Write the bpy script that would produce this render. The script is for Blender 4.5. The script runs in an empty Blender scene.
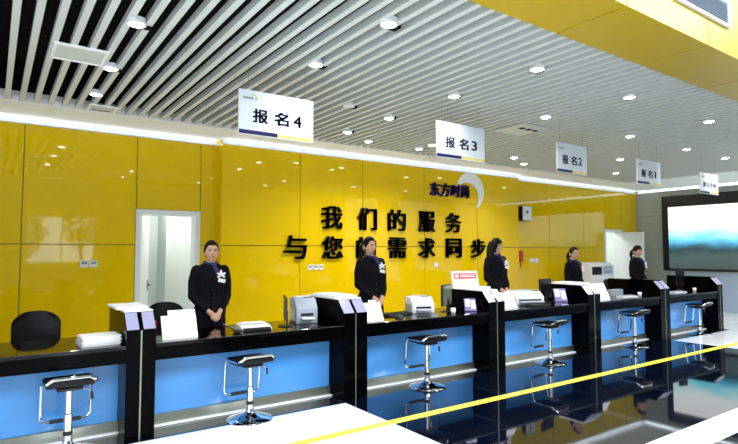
import bpy, bmesh, math, random
from mathutils import Vector, Matrix
random.seed(7)
S = bpy.context.scene
COL = S.collection
R = math.radians
PI = math.pi

# ------------------------------------------------------------------ camera
cd = bpy.data.cameras.new('camera'); cd.sensor_fit = 'HORIZONTAL'; cd.sensor_width = 36.0
cd.lens = 538.0/738.0*36.0; cd.clip_start = 0.05; cd.clip_end = 200
cam = bpy.data.objects.new('camera', cd); COL.objects.link(cam)
cam.location = (0, 0, 1.55); cam.rotation_euler = (R(90+3.19), 0, R(-35.0))
S.camera = cam
# ------------------------------------------------------------------ world, exposure, daylight
S.view_settings.view_transform = 'Standard'; S.view_settings.look = 'None'
S.view_settings.exposure = 0.0; S.view_settings.gamma = 1.0; S.view_settings.use_curve_mapping = False
W = bpy.data.worlds.new('world'); S.world = W; W.use_nodes = True
W.node_tree.nodes['Background'].inputs[0].default_value = (0.78, 0.90, 1.0, 1)
W.node_tree.nodes['Background'].inputs[1].default_value = 7.0
DOWNLIGHT_W = 44.0
def area(name, loc, rot, sx, sy, power, col):
    l = bpy.data.lights.new(name, 'AREA'); l.shape = 'RECTANGLE'; l.size = sx; l.size_y = sy
    l.energy = power; l.color = col
    o = bpy.data.objects.new(name, l); COL.objects.link(o); o.location = loc; o.rotation_euler = rot
    return o
area('skylight', (6.0, -4.0, 7.2), (0, 0, 0), 18, 6.0, 3700, (0.90, 0.95, 1.0))          # glazed atrium roof
WINX = [(-2.6, -0.3), (1.1, 3.5)]                # window openings of the facade behind the viewer

# ------------------------------------------------------------------ materials
def mat(name, col, rough=0.5, metal=0.0, spec=0.5, emit=None, estr=0.0, coat=0.0, noise=0.0, nscale=20):
    m = bpy.data.materials.new(name); m.use_nodes = True
    nt = m.node_tree; b = nt.nodes['Principled BSDF']
    b.inputs['Base Color'].default_value = (*col, 1); b.inputs['Roughness'].default_value = rough
    b.inputs['Metallic'].default_value = metal; b.inputs['Specular IOR Level'].default_value = spec
    b.inputs['Coat Weight'].default_value = coat; b.inputs['Coat Roughness'].default_value = 0.03
    if emit: b.inputs['Emission Color'].default_value = (*emit, 1); b.inputs['Emission Strength'].default_value = estr
    if noise:
        tc = nt.nodes.new('ShaderNodeTexCoord'); n = nt.nodes.new('ShaderNodeTexNoise'); n.inputs['Scale'].default_value = nscale
        n.inputs['Detail'].default_value = 4
        mx = nt.nodes.new('ShaderNodeMix'); mx.data_type = 'RGBA'
        mx.inputs[6].default_value = (*[c*(1-noise) for c in col], 1); mx.inputs[7].default_value = (*[min(1, c*(1+noise)) for c in col], 1)
        nt.links.new(tc.outputs['Object'], n.inputs['Vector']); nt.links.new(n.outputs['Fac'], mx.inputs[0])
        nt.links.new(mx.outputs[2], b.inputs['Base Color'])
    return m
def tile_mat(name, col, joint, sx, sy, ox, oy, w, rough, spec, noise, nscale, axes=(0, 1), coat=0.0):
    """flat colour with a rectangular joint grid in object coordinates"""
    m = mat(name, col, rough, spec=spec, noise=noise, nscale=nscale, coat=coat); nt = m.node_tree; b = nt.nodes['Principled BSDF']
    src = b.inputs['Base Color'].links[0].from_socket
    tc = nt.nodes.new('ShaderNodeTexCoord'); sp = nt.nodes.new('ShaderNodeSeparateXYZ'); nt.links.new(tc.outputs['Object'], sp.inputs[0])
    def M(op, a, bb):
        n = nt.nodes.new('ShaderNodeMath'); n.operation = op
        for i, v in enumerate((a, bb)):
            if v is None: continue
            if isinstance(v, (int, float)): n.inputs[i].default_value = v
            else: nt.links.new(v, n.inputs[i])
        return n.outputs[0]
    def line(ax, size, off):
        f = M('FRACT', M('DIVIDE', M('ADD', sp.outputs[ax], 100*size-off), size), None)
        return M('LESS_THAN', f, w/size)
    fac = M('MAXIMUM', line(axes[0], sx, ox), line(axes[1], sy, oy))
    mx = nt.nodes.new('ShaderNodeMix'); mx.data_type = 'RGBA'; nt.links.new(fac, mx.inputs[0]); nt.links.new(src, mx.inputs[6])
    mx.inputs[7].default_value = (*joint, 1); nt.links.new(mx.outputs[2], b.inputs['Base Color'])
    return m
M = {}
M['yellow'] = mat('yellow_glass', (0.78, 0.53, 0.001), 0.03, spec=0.4, noise=0.03, nscale=1.5)
M['yellow_dk'] = mat('yellow_joint', (0.20, 0.16, 0.02), 0.4)
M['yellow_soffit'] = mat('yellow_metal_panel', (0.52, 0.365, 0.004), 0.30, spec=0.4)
M['white_plaster'] = mat('white_plaster', (0.90, 0.93, 0.95), 0.6, noise=0.02, nscale=3)
M['slat'] = mat('grey_white_slat', (0.62, 0.67, 0.67), 0.45)
M['void'] = mat('black_void', (0.006, 0.006, 0.007), 0.9, spec=0.1)
M['wall_white'] = mat('white_wall', (0.78, 0.80, 0.82), 0.7, noise=0.02, nscale=2)
M['facade'] = mat('dark_facade', (0.05, 0.055, 0.06), 0.6)
M['wall_grey'] = tile_mat('grey_wall_tile', (0.42, 0.45, 0.41), (0.16, 0.17, 0.16), 1.2, 0.95, 0.22, 0.67, 0.014, 0.35, 0.4, 0.08, 3, axes=(1, 2))
M['wall_blue'] = mat('pale_blue_wall', (0.42, 0.52, 0.66), 0.4, noise=0.03, nscale=2)
M['floor_dark'] = tile_mat('dark_granite', (0.0015, 0.003, 0.010), (0.03, 0.04, 0.06), 0.80, 0.80, 0.62, 0.05, 0.008, 0.035, 0.75, 0.25, 60)
M['floor_dark'].node_tree.nodes['Principled BSDF'].inputs['IOR'].default_value = 1.75
M['floor_white'] = tile_mat('white_marble', (0.84, 0.85, 0.85), (0.70, 0.71, 0.72), 0.80, 0.80, 0.62, 0.05, 0.004, 0.10, 0.5, 0.02, 4)
M['floor_back'] = mat('office_floor', (0.74, 0.75, 0.76), 0.3, noise=0.05, nscale=6)
M['tape'] = mat('yellow_tape', (0.86, 0.80, 0.06), 0.45)
M['black_gloss'] = mat('black_gloss_panel', (0.001, 0.001, 0.0014), 0.10, spec=0.04)
M['worktop'] = mat('black_gloss_worktop', (0.001, 0.001, 0.001), 0.05, spec=0.22)
M['blue_panel'] = mat('sky_blue_glass_panel', (0.075, 0.30, 0.72), 0.15, spec=0.5, noise=0.06, nscale=1.2)
M['steel'] = mat('brushed_steel', (0.34, 0.36, 0.31), 0.42, 1.0)
M['white_gloss'] = mat('white_gloss', (0.86, 0.87, 0.90), 0.25)
M['lavender'] = mat('lavender_daylight_sheen', (0.50, 0.50, 0.76), 0.15, 0.4, spec=0.6)  # sloped black gloss mirroring daylight; the reflection is painted in as lavender
M['chrome'] = mat('chrome', (0.80, 0.82, 0.85), 0.06, 1.0)
M['black_pad'] = mat('black_leatherette', (0.004, 0.004, 0.005), 0.4, spec=0.25)
M['rubber'] = mat('black_rubber', (0.008, 0.008, 0.009), 0.6)
M['black_plastic'] = mat('black_plastic', (0.007, 0.007, 0.009), 0.3)
M['grey_plastic'] = mat('blue_grey_plastic', (0.36, 0.42, 0.50), 0.4)
M['white_plastic'] = mat('white_plastic', (0.78, 0.80, 0.84), 0.35)
M['paper'] = mat('white_paper', (0.86, 0.87, 0.88), 0.6)
M['red'] = mat('red_plastic', (0.55, 0.02, 0.02), 0.35)
M['pink_red'] = mat('red_print', (0.75, 0.10, 0.10), 0.6)
M['navy'] = mat('navy_print', (0.008, 0.006, 0.09), 0.5)
M['ink'] = mat('blue_ink', (0.014, 0.010, 0.20), 0.5)
M['print_yellow'] = mat('yellow_print', (0.80, 0.70, 0.20), 0.5)
M['print_grey'] = mat('grey_print', (0.22, 0.26, 0.25), 0.5)
M['letter'] = mat('black_letter', (0.012, 0.010, 0.010), 0.45)
M['purple'] = mat('purple_letter', (0.055, 0.012, 0.30), 0.35)
M['silver_white'] = mat('white_logo', (0.82, 0.84, 0.82), 0.3)
M['sign_white'] = mat('pale_blue_white_sign', (0.70, 0.79, 0.86), 0.3)
M['lamp'] = mat('lamp_glow', (1, 1, 1), 0.5, emit=(1.0, 0.98, 0.95), estr=30.0)
M['lamp_off'] = mat('lamp_dim', (0.75, 0.78, 0.78), 0.4)
M['door_white'] = mat('white_door', (0.80, 0.84, 0.83), 0.4)
M['corridor'] = mat('corridor_wall', (0.56, 0.62, 0.58), 0.7)
M['skin'] = mat('skin', (0.62, 0.36, 0.25), 0.5, noise=0.04, nscale=40)
M['hair'] = mat('black_hair', (0.005, 0.004, 0.004), 0.6, spec=0.15, noise=0.3, nscale=120)
M['suit'] = mat('black_suit_cloth', (0.007, 0.007, 0.010), 0.95, spec=0.08, noise=0.2, nscale=200)
M['scarf'] = mat('purple_scarf', (0.03, 0.018, 0.11), 0.7, noise=0.3, nscale=60)
M['eye'] = mat('dark_eye', (0.01, 0.008, 0.008), 0.2)
M['lips'] = mat('lips', (0.50, 0.12, 0.12), 0.4)
M['stocking'] = mat('stocking', (0.30, 0.19, 0.14), 0.5)
M['lens'] = mat('spectacle_frame', (0.02, 0.02, 0.02), 0.3)
M['screen_off'] = mat('dark_monitor_screen', (0.008, 0.008, 0.009), 0.15, spec=0.25)
M['sage_reflection'] = mat('sage_painted_reflection', (0.16, 0.19, 0.13), 0.15)  # yellow wall reflected in a glossy back cover, painted in as sage
M['purple_card'] = mat('purple_leaflet', (0.20, 0.15, 0.45), 0.4)
def glass_mat():
    m = bpy.data.materials.new('window_glass'); m.use_nodes = True; nt = m.node_tree; nt.nodes.clear()
    o = nt.nodes.new('ShaderNodeOutputMaterial'); a = nt.nodes.new('ShaderNodeBsdfTransparent'); g = nt.nodes.new('ShaderNodeBsdfGlossy')
    g.inputs['Roughness'].default_value = 0.02; x = nt.nodes.new('ShaderNodeMixShader'); x.inputs[0].default_value = 0.08
    nt.links.new(a.outputs[0], x.inputs[1]); nt.links.new(g.outputs[0], x.inputs[2]); nt.links.new(x.outputs[0], o.inputs[0]); return m
M['glass'] = glass_mat()
def screen_mat(z0, z1):
    """misty landscape shown on the wall screen: white sky, cyan haze, blue hills, dark trees"""
    m = bpy.data.materials.new('landscape_screen'); m.use_nodes = True; nt = m.node_tree; b = nt.nodes['Principled BSDF']
    b.inputs['Base Color'].default_value = (0.01, 0.01, 0.012, 1); b.inputs['Roughness'].default_value = 0.3
    tc = nt.nodes.new('ShaderNodeTexCoord'); sp = nt.nodes.new('ShaderNodeSeparateXYZ'); nt.links.new(tc.outputs['Object'], sp.inputs[0])
    mp = nt.nodes.new('ShaderNodeMapping'); mp.inputs['Scale'].default_value = (1, 0.9, 2.2); nt.links.new(tc.outputs['Object'], mp.inputs[0])
    n = nt.nodes.new('ShaderNodeTexNoise'); n.inputs['Scale'].default_value = 1.6; n.inputs['Detail'].default_value = 6; nt.links.new(mp.outputs[0], n.inputs['Vector'])
    mr = nt.nodes.new('ShaderNodeMapRange'); mr.inputs[1].default_value = z0; mr.inputs[2].default_value = z1; nt.links.new(sp.outputs[2], mr.inputs[0])
    ma = nt.nodes.new('ShaderNodeMath'); ma.operation = 'MULTIPLY_ADD'; nt.links.new(n.outputs['Fac'], ma.inputs[0]); ma.inputs[1].default_value = 0.22; 
    nt.links.new(mr.outputs[0], ma.inputs[2])
    sb = nt.nodes.new('ShaderNodeMath'); sb.operation = 'SUBTRACT'; nt.links.new(ma.outputs[0], sb.inputs[0]); sb.inputs[1].default_value = 0.11
    cr = nt.nodes.new('ShaderNodeValToRGB'); e = cr.color_ramp.elements
    stops = [(0.0, (0.045, 0.075, 0.075)), (0.20, (0.06, 0.10, 0.105)), (0.30, (0.025, 0.06, 0.07)), (0.355, (0.04, 0.14, 0.20)), (0.40, (0.08, 0.36, 0.58)),
             (0.48, (0.20, 0.70, 0.84)), (0.57, (0.50, 0.86, 0.90)), (0.66, (0.86, 0.97, 0.98)), (1.0, (1, 0.98, 0.98))]
    e[0].position, e[0].color = stops[0][0], (*stops[0][1], 1); e[1].position, e[1].color = 1.0, (*stops[-1][1], 1)
    for p, c in stops[1:-1]:
        q = e.new(p); q.color = (*c, 1)
    nt.links.new(sb.outputs[0], cr.inputs[0]); nt.links.new(cr.outputs[0], b.inputs['Emission Color']); b.inputs['Emission Strength'].default_value = 1.35
    return m

# ------------------------------------------------------------------ mesh helpers
def nbm(): return bmesh.new()
def box(bm, x0, x1, y0, y1, z0, z1, bev=0.0, seg=2):
    vs = [bm.verts.new(p) for p in ((x0, y0, z0), (x1, y0, z0), (x1, y1, z0), (x0, y1, z0), (x0, y0, z1), (x1, y0, z1), (x1, y1, z1), (x0, y1, z1))]
    fs = [bm.faces.new([vs[i] for i in f]) for f in ((3, 2, 1, 0), (4, 5, 6, 7), (0, 1, 5, 4), (1, 2, 6, 5), (2, 3, 7, 6), (3, 0, 4, 7))]
    if bev:
        es = list({e for f in fs for e in f.edges})
        bmesh.ops.bevel(bm, geom=es, offset=bev, segments=seg, affect='EDGES', profile=0.5)
    return vs
def prism(bm, prof, a0, a1, axis='x', bev=0.0):
    """extrude a 2D profile [(u,v)...] along an axis; u,v are the two other axes in order"""
    def P(a, u, v): return {'x': (a, u, v), 'y': (u, a, v), 'z': (u, v, a)}[axis]
    A = [bm.verts.new(P(a0, *p)) for p in prof]; B = [bm.verts.new(P(a1, *p)) for p in prof]
    n = len(prof); fs = [bm.faces.new(A), bm.faces.new(B[::-1])]
    for i in range(n): fs.append(bm.faces.new((A[i], B[i], B[(i+1) % n], A[(i+1) % n])))
    bmesh.ops.recalc_face_normals(bm, faces=fs)
    if bev: bmesh.ops.bevel(bm, geom=list({e for f in fs for e in f.edges}), offset=bev, segments=2, affect='EDGES', profile=0.5)
def ring_frame(d, up=None):
    d = d.normalized(); u = up or (Vector((0, 0, 1)) if abs(d.z) < 0.9 else Vector((0, 1, 0)))
    a = d.cross(u).normalized(); return a, a.cross(d).normalized()
def tube(bm, pts, r, n=10, caps=True, closed=False):
    pts = [Vector(p) for p in pts]; k = len(pts); rr = r if isinstance(r, (list, tuple)) else [r]*k
    rings = []; a = None
    for i, p in enumerate(pts):
        if closed: d = pts[(i+1) % k]-pts[i-1]
        else: d = pts[min(i+1, k-1)]-pts[max(i-1, 0)]
        d = d.normalized()
        if a is None: a, b = ring_frame(d)
        else:
            a = (a-d*a.dot(d)).normalized(); b = a.cross(d).normalized()
        rings.append([bm.verts.new(p+(a*math.cos(t)+b*math.sin(t))*rr[i]) for t in [2*PI*j/n for j in range(n)]])
    fs = []
    for i in range(k if closed else k-1):
        A, B = rings[i], rings[(i+1) % k]
        for j in range(n): fs.append(bm.faces.new((A[j], A[(j+1) % n], B[(j+1) % n], B[j])))
    if caps and not closed:
        fs.append(bm.faces.new(rings[0][::-1])); fs.append(bm.faces.new(rings[-1]))
    bmesh.ops.recalc_face_normals(bm, faces=fs)
def lathe(bm, prof, c=(0, 0, 0), n=32, sx=1.0, sy=1.0):
    rings = []
    for r, z in prof:
        rings.append([bm.verts.new((c[0]+r*sx*math.cos(2*PI*j/n), c[1]+r*sy*math.sin(2*PI*j/n), c[2]+z)) for j in range(n)])
    fs = []
    for A, B in zip(rings, rings[1:]):
        for j in range(n): fs.append(bm.faces.new((A[j], A[(j+1) % n], B[(j+1) % n], B[j])))
    fs.append(bm.faces.new(rings[0][::-1])); fs.append(bm.faces.new(rings[-1]))
    bmesh.ops.recalc_face_normals(bm, faces=fs)
def ellips(bm, c, r, n=20, m=14, rot=None):
    g = bmesh.ops.create_uvsphere(bm, u_segments=n, v_segments=m, radius=1.0)
    mt = Matrix.Translation(c) @ (rot.to_4x4() if rot else Matrix.Identity(4)) @ Matrix.Diagonal((*r, 1))
    bmesh.ops.transform(bm, matrix=mt, verts=g['verts']); return g['verts']
def loft(bm, secs, n=24):
    """secs: (z, rx, ry, cx, cy)"""
    rings = []
    for z, rx, ry, cx, cy in secs:
        rings.append([bm.verts.new((cx+rx*math.cos(2*PI*j/n), cy+ry*math.sin(2*PI*j/n), z)) for j in range(n)])
    fs = []
    for A, B in zip(rings, rings[1:]):
        for j in range(n): fs.append(bm.faces.new((A[j], A[(j+1) % n], B[(j+1) % n], B[j])))
    fs.append(bm.faces.new(rings[0][::-1])); fs.append(bm.faces.new(rings[-1]))
    bmesh.ops.recalc_face_normals(bm, faces=fs)
def arc(c, r, a0, a1, n, plane='xz'):
    out = []
    for i in range(n+1):
        t = R(a0+(a1-a0)*i/n); u, v = r*math.cos(t), r*math.sin(t)
        out.append({'xz': (c[0]+u, c[1], c[2]+v), 'xy': (c[0]+u, c[1]+v, c[2]), 'yz': (c[0], c[1]+u, c[2]+v)}[plane])
    return out
def link(name, bm, m, parent=None, loc=None, smooth=False, origin=None):
    me = bpy.data.meshes.new(name)
    if origin is not None: bmesh.ops.translate(bm, verts=bm.verts, vec=-Vector(origin)); loc = origin
    bm.to_mesh(me); bm.free(); me.materials.append(M[m] if isinstance(m, str) else m)
    if smooth:
        for p in me.polygons: p.use_smooth = True
    o = bpy.data.objects.new(name, me); COL.objects.link(o)
    if loc is not None: o.location = loc
    if parent: o.parent = parent
    return o
def smooth_by_angle(o, deg=35):
    for p in o.data.polygons: p.use_smooth = True
    try: o.data.set_sharp_from_angle(angle=R(deg))
    except Exception: pass
    return o
def part(name, bm, m, parent, label=None, smooth=False):
    o = link(name, bm, m, parent); 
    if smooth: smooth_by_angle(o)
    if label: o['label'] = label
    return o
def thing(name, label, cat, loc=(0, 0, 0), rz=0.0, group=None, scale=1.0):
    o = bpy.data.objects.new(name, None); COL.objects.link(o); o.empty_display_size = 0.1
    o.location = loc; o.rotation_euler = (0, 0, rz); o.scale = (scale,)*3
    o['label'] = label; o['category'] = cat
    if group: o['group'] = group
    return o
def tag(o, label, cat, group=None):
    o['label'] = label; o['category'] = cat
    if group: o['group'] = group
    return o
def struct(name, bm, m, parent=None, origin=None):
    o = link(name, bm, m, parent, origin=origin)
    if not parent: o['kind'] = 'structure'
    return o
def dup(root, loc, label, rz=None, group=None):
    r = root.copy(); COL.objects.link(r); r.location = loc; r['label'] = label
    if rz is not None: r.rotation_euler = (0, 0, rz)
    if group: r['group'] = group
    for ch in list(root.children):
        c = ch.copy(); COL.objects.link(c); c.parent = r
        for g in ch.children:
            d = g.copy(); COL.objects.link(d); d.parent = c
    return r
def text_mesh(body, height, depth, bold=0.0, sx=1.0, shear=0.0):
    """text standing in the xz plane facing -y, centred on its own box; returned as (mesh, width)"""
    c = bpy.data.curves.new('txt', 'FONT'); c.body = body; c.size = 1; c.extrude = depth/2; c.shear = shear
    c.resolution_u = 4
    o = bpy.data.objects.new('txt', c); COL.objects.link(o)
    dg = bpy.context.evaluated_depsgraph_get(); me = bpy.data.meshes.new_from_object(o.evaluated_get(dg))
    bpy.data.objects.remove(o); bpy.data.curves.remove(c)
    xs = [v.co.x for v in me.vertices]; ys = [v.co.y for v in me.vertices]
    x0, x1, y0, y1 = min(xs), max(xs), min(ys), max(ys); s = height/(y1-y0)
    for v in me.vertices:
        x, y, z = v.co; v.co = ((x-(x0+x1)/2)*s*sx, -z, (y-(y0+y1)/2)*s)
    me.materials.clear()
    if bold:
        bm = bmesh.new()
        for dx, dz in ((-1, -.6), (0, -.6), (1, -.6), (-1, .6), (0, .6), (1, .6), (-.5, 0), (.5, 0)):
            k = len(bm.verts); bm.from_mesh(me); bm.verts.ensure_lookup_table()
            bmesh.ops.translate(bm, verts=bm.verts[k:], vec=(dx*bold*height, 0, dz*bold*height))
        bm.to_mesh(me); bm.free()
    return me, (x1-x0)*s*sx+2*bold*height
def text_obj(name, body, height, depth, m, loc, parent=None, bold=0.0, sx=1.0, fit=None, shear=0.0):
    me, w = text_mesh(body, height, depth, bold, sx, shear)
    if fit:
        k = fit/w
        for v in me.vertices: v.co.x *= k
    me.materials.append(M[m]); me.name = name
    o = bpy.data.objects.new(name, me); COL.objects.link(o); o.location = loc
    if parent: o.parent = parent
    return o

# ------------------------------------------------------------------ the room shell
XL, XR, YB, YF, ZC, ZA = -3.0, 15.5, 8.42, -8.0, 3.32, 7.4
YD, YS = 2.60, 2.03                 # soffit back edge, fascia plane
bm = nbm(); box(bm, XL, 3.03, YF, 4.75, -0.1, 0); struct('floor', bm, 'floor_white')
bm = nbm(); box(bm, 3.03, 9.85, 2.36, 4.75, -0.1, 0); box(bm, XL, XR-3.35, 4.75, 5.12, -0.1, 0); box(bm, 3.03, XR, YF, 2.05, -0.1, 0)
struct('floor', bm, 'floor_dark')
bm = nbm(); box(bm, 3.03, 9.85, 2.05, 2.36, -0.1, 0); box(bm, 9.85, XR, 2.05, 4.75, -0.1, 0); box(bm, XR-3.35, XR, 4.75, 5.12, -0.1, 0)
struct('floor', bm, 'floor_white')
bm = nbm(); box(bm, XL, XR, 5.12, YB+2.4, -0.1, 0); struct('floor', bm, 'floor_back')
# ceiling: plaster borders around the slatted field, dark void above
XS0, XS1, YS1 = -2.6, 13.3, 7.46
bm = nbm(); box(bm, XL, XR, YS1, YB, ZC, ZC+0.12); box(bm, XS1, XR, YD, YS1, ZC, ZC+0.12); box(bm, XL, XS0, YD, YS1, ZC, ZC+0.12)
ceil = struct('ceiling', bm, 'white_plaster')
bm = nbm(); box(bm, XS0-0.1, XS1+0.1, YD-0.1, YS1+0.1, ZC+0.45, ZC+0.5)
for a in ((XS0-0.1, XS0, YD, YS1), (XS1, XS1+0.1, YD, YS1), (XS0, XS1, YD-0.1, YD), (XS0, XS1, YS1, YS1+0.1)): box(bm, *a, ZC+0.12, ZC+0.45)
struct('void_lining', bm, 'void', ceil)
bm = nbm(); x = -2.49
while x < XS1-0.06:
    box(bm, x-0.026, x+0.026, YD+0.002, YS1-0.002, ZC+0.004, ZC+0.068); x += 0.1435
sl = struct('slats', bm, 'slat', ceil); sl['label'] = 'grey-white parallel ceiling slats over a dark void'
# yellow soffit and fascia of the atrium edge, with panel joints
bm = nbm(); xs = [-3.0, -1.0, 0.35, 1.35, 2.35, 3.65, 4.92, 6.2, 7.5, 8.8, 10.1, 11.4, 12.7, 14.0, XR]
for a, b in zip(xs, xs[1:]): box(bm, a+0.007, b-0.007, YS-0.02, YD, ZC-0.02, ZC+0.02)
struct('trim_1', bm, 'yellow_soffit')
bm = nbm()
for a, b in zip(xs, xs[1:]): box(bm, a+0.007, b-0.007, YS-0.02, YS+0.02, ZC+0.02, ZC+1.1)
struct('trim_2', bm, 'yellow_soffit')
bm = nbm(); box(bm, XL, XR, YS+0.03, YS+0.05, ZC+0.03, ZC+1.1); box(bm, XL, XR, YS+0.05, YD-0.01, ZC+0.03, ZC+0.05); struct('trim_3', bm, 'yellow_dk')
bm = nbm(); box(bm, XL, XR, YS, YS+0.15, ZC+1.1, ZA); struct('wall_atrium', bm, 'wall_white')
bm = nbm(); box(bm, XL, XR, YF, YS+0.15, ZA, ZA+0.1); struct('ceiling', bm, 'wall_white')
bm = nbm(); box(bm, XL-0.15, XL, YF, YB+0.2, 0, ZA); struct('wall_left', bm, 'wall_white')
# front facade behind the viewer: white wall with window openings onto daylight
bm = nbm(); wx = WINX
edges = [XL]+[v for p in wx for v in p]+[XR]
for i in range(0, len(edges), 2): box(bm, edges[i], edges[i+1], YF-0.2, YF, 0, ZA)
for a, b in wx: box(bm, a, b, YF-0.2, YF, 0, 1.1); box(bm, a, b, YF-0.2, YF, 3.0, ZA)
struct('wall_front', bm, 'facade')
for i, (a, b) in enumerate(wx):
    bm = nbm(); c = (a+b)/2
    for q in (a, c-0.03, b-0.06): box(bm, q, q+0.06, YF-0.14, YF-0.06, 1.1, 3.0)
    for q in (1.1, 2.94): box(bm, a+0.06, c-0.03, YF-0.14, YF-0.06, q, q+0.06); box(bm, c+0.03, b-0.06, YF-0.14, YF-0.06, q, q+0.06)
    w = struct('window_%d' % (i+1), bm, 'grey_plastic')
    bm = nbm(); box(bm, a+0.06, c-0.03, YF-0.104, YF-0.096, 1.16, 2.94); box(bm, c+0.03, b-0.06, YF-0.104, YF-0.096, 1.16, 2.94)
    struct('pane', bm, 'glass', w)
# right wall of grey tile, pale blue dado under the screen
bm = nbm(); box(bm, XR, XR+0.2, YF, YB+0.2, 1.0, ZA); struct('wall_right', bm, 'wall_grey')
bm = nbm(); box(bm, XR, XR+0.2, YF, 7.5, 0, 1.0); struct('wall_right', bm, 'wall_blue')
bm = nbm(); box(bm, XR, XR+0.2, 7.5, YB+0.2, 0, 1.0); struct('wall_right', bm, 'wall_grey')
# back wall of yellow glass panels; the middle stretch stands proud of its neighbours
D1 = (1.72, 2.66); D2 = (13.80, 14.68); DH = 2.18; YP = 8.20; PX0, PX1 = 2.92, 9.97
ZJ = [0.0, 1.655, ZC]
bm = nbm()
def panels(bm, xs, y, t, zs):
    for a, b in zip(xs, xs[1:]):
        for c, d in zip(zs, zs[1:]): box(bm, a+0.006, b-0.006, y, y+t, c+0.006 if c else 0, d-0.006 if d < ZC else d)
panels(bm, [XL, -1.13, 0.31, D1[0]], YB, 0.03, ZJ); panels(bm, [D1[1], PX0+0.05], YB, 0.03, ZJ); panels(bm, [D1[0], D1[1]], YB, 0.03, [DH, ZC])
panels(bm, [PX1, 11.4, 12.85, D2[0]], YB, 0.03, ZJ); panels(bm, [D2[1], XR], YB, 0.03, ZJ); panels(bm, [D2[0], D2[1]], YB, 0.03, [DH, ZC])
panels(bm, [PX0, 4.30, 5.60, 7.10, 8.60, PX1], YP, 0.03, ZJ)
box(bm, PX0, PX0+0.02, YP+0.03, YB, 0, ZC); box(bm, PX1-0.02, PX1, YP+0.03, YB, 0, ZC)
wb = struct('wall_back', bm, 'yellow')
bm = nbm(); box(bm, PX0+0.03, PX1-0.03, YP+0.035, YP+0.06, 0, ZC)
for a, b in ((XL, D1[0]), (D1[1], D2[0]), (D2[1], XR)): box(bm, a, b, YB+0.035, YB+0.2, 0, ZC)
for a, b in (D1, D2): box(bm, a, b, YB+0.035, YB+0.2, DH, ZC)
struct('wall_backing', bm, 'yellow_dk', wb)
# white rails and area lights added along wall tops to brighten the plaster border
def fill_rail(n, x0, x1, y0, y1, dx, dy, power):
    bm = nbm(); box(bm, x0, x1, y0, y1, ZC-0.075, ZC-0.062)
    if x1-x0 > 1: box(bm, x0, x1, y1-0.012, y1, ZC-0.062, ZC)
    else: box(bm, x1-0.012, x1, y0, y1, ZC-0.062, ZC)
    struct('trim_%d' % n, bm, 'white_plaster')
    l = bpy.data.lights.new('border_fill_light', 'AREA'); l.shape = 'RECTANGLE'; l.size = max(0.03, x1-x0-0.05); l.size_y = max(0.03, y1-y0-0.05); l.energy = power*0.40; l.color = (0.86, 0.94, 1.0)
    o = bpy.data.objects.new('border_fill_light', l); COL.objects.link(o); o.location = ((x0+x1)/2-(0.02 if x1-x0 < 1 else 0), (y0+y1)/2-(0.02 if x1-x0 > 1 else 0), ZC-0.055); o.rotation_euler = (R(180)+dy, dx, 0)
fill_rail(4, XL, PX0-0.001, YB-0.08, YB, 0, R(65), 16)
fill_rail(5, PX0, PX1, YP-0.08, YP, 0, R(65), 18)
fill_rail(6, PX1+0.001, XR-0.09, YB-0.08, YB, 0, R(65), 14)
fill_rail(7, XR-0.08, XR, YD, YB-0.09, R(50), 0, 14)
# corridor seen through the two doorways
bm = nbm()
for a, b in ((0.9, 4.6), (12.6, 15.6)):
    box(bm, a, b, YB+2.2, YB+2.3, 0, 2.7); box(bm, a, b, YB+0.2, YB+2.3, 2.7, 2.8)
    box(bm, a-0.1, a, YB+0.2, YB+2.3, 0, 2.8); box(bm, b, b+0.1, YB+0.2, YB+2.3, 0, 2.8)
box(bm, 2.56, 2.62, YB+1.6, YB+2.2, 0, 2.7)
struct('wall_corridor', bm, 'corridor')
for i, a in enumerate((2.7, 14.2)):
    l = bpy.data.lights.new('corridor_light', 'AREA'); l.size = 1.0; l.energy = 60; lo = bpy.data.objects.new('corridor_light', l); COL.objects.link(lo); lo.location = (a, YB+1.2, 2.65)
def door(n, x0, x1, leaf_ang, hinge_left, inward):
    bm = nbm(); t = 0.075; yo = YB-0.012
    box(bm, x0, x0+t, yo, YB+0.2, 0, DH); box(bm, x1-t, x1, yo, YB+0.2, 0, DH); box(bm, x0+t, x1-t, yo, YB+0.2, DH-t, DH)
    d = struct('door_%d' % n, bm, 'door_white')
    w = x1-x0-2*t
    bm = nbm(); box(bm, 0, w, -0.02, 0.02, 0.008, DH-t-0.008)
    lf = link('door_leaf', bm, 'door_white', d)
    hx = x0+t if hinge_left else x1-t
    lf.location = (hx, YB+0.17 if inward else YB+0.02, 0); lf.rotation_euler = (0, 0, R(leaf_ang))
    bm = nbm(); hxx = w-0.07
    for s in (-1, 1):
        tube(bm, [(hxx, s*0.02, 1.02), (hxx, s*0.065, 1.02), (hxx-0.12, s*0.065, 1.02)], 0.011, 8)
        box(bm, hxx-0.022, hxx+0.022, s*0.02 if s > 0 else -0.028, 0.028 if s > 0 else -0.02, 0.93, 1.10)
    link('door_handle', bm, 'black_plastic', lf)
door(1, *D1, 68, True, True)
door(2, *D2, -96, False, False)

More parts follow.
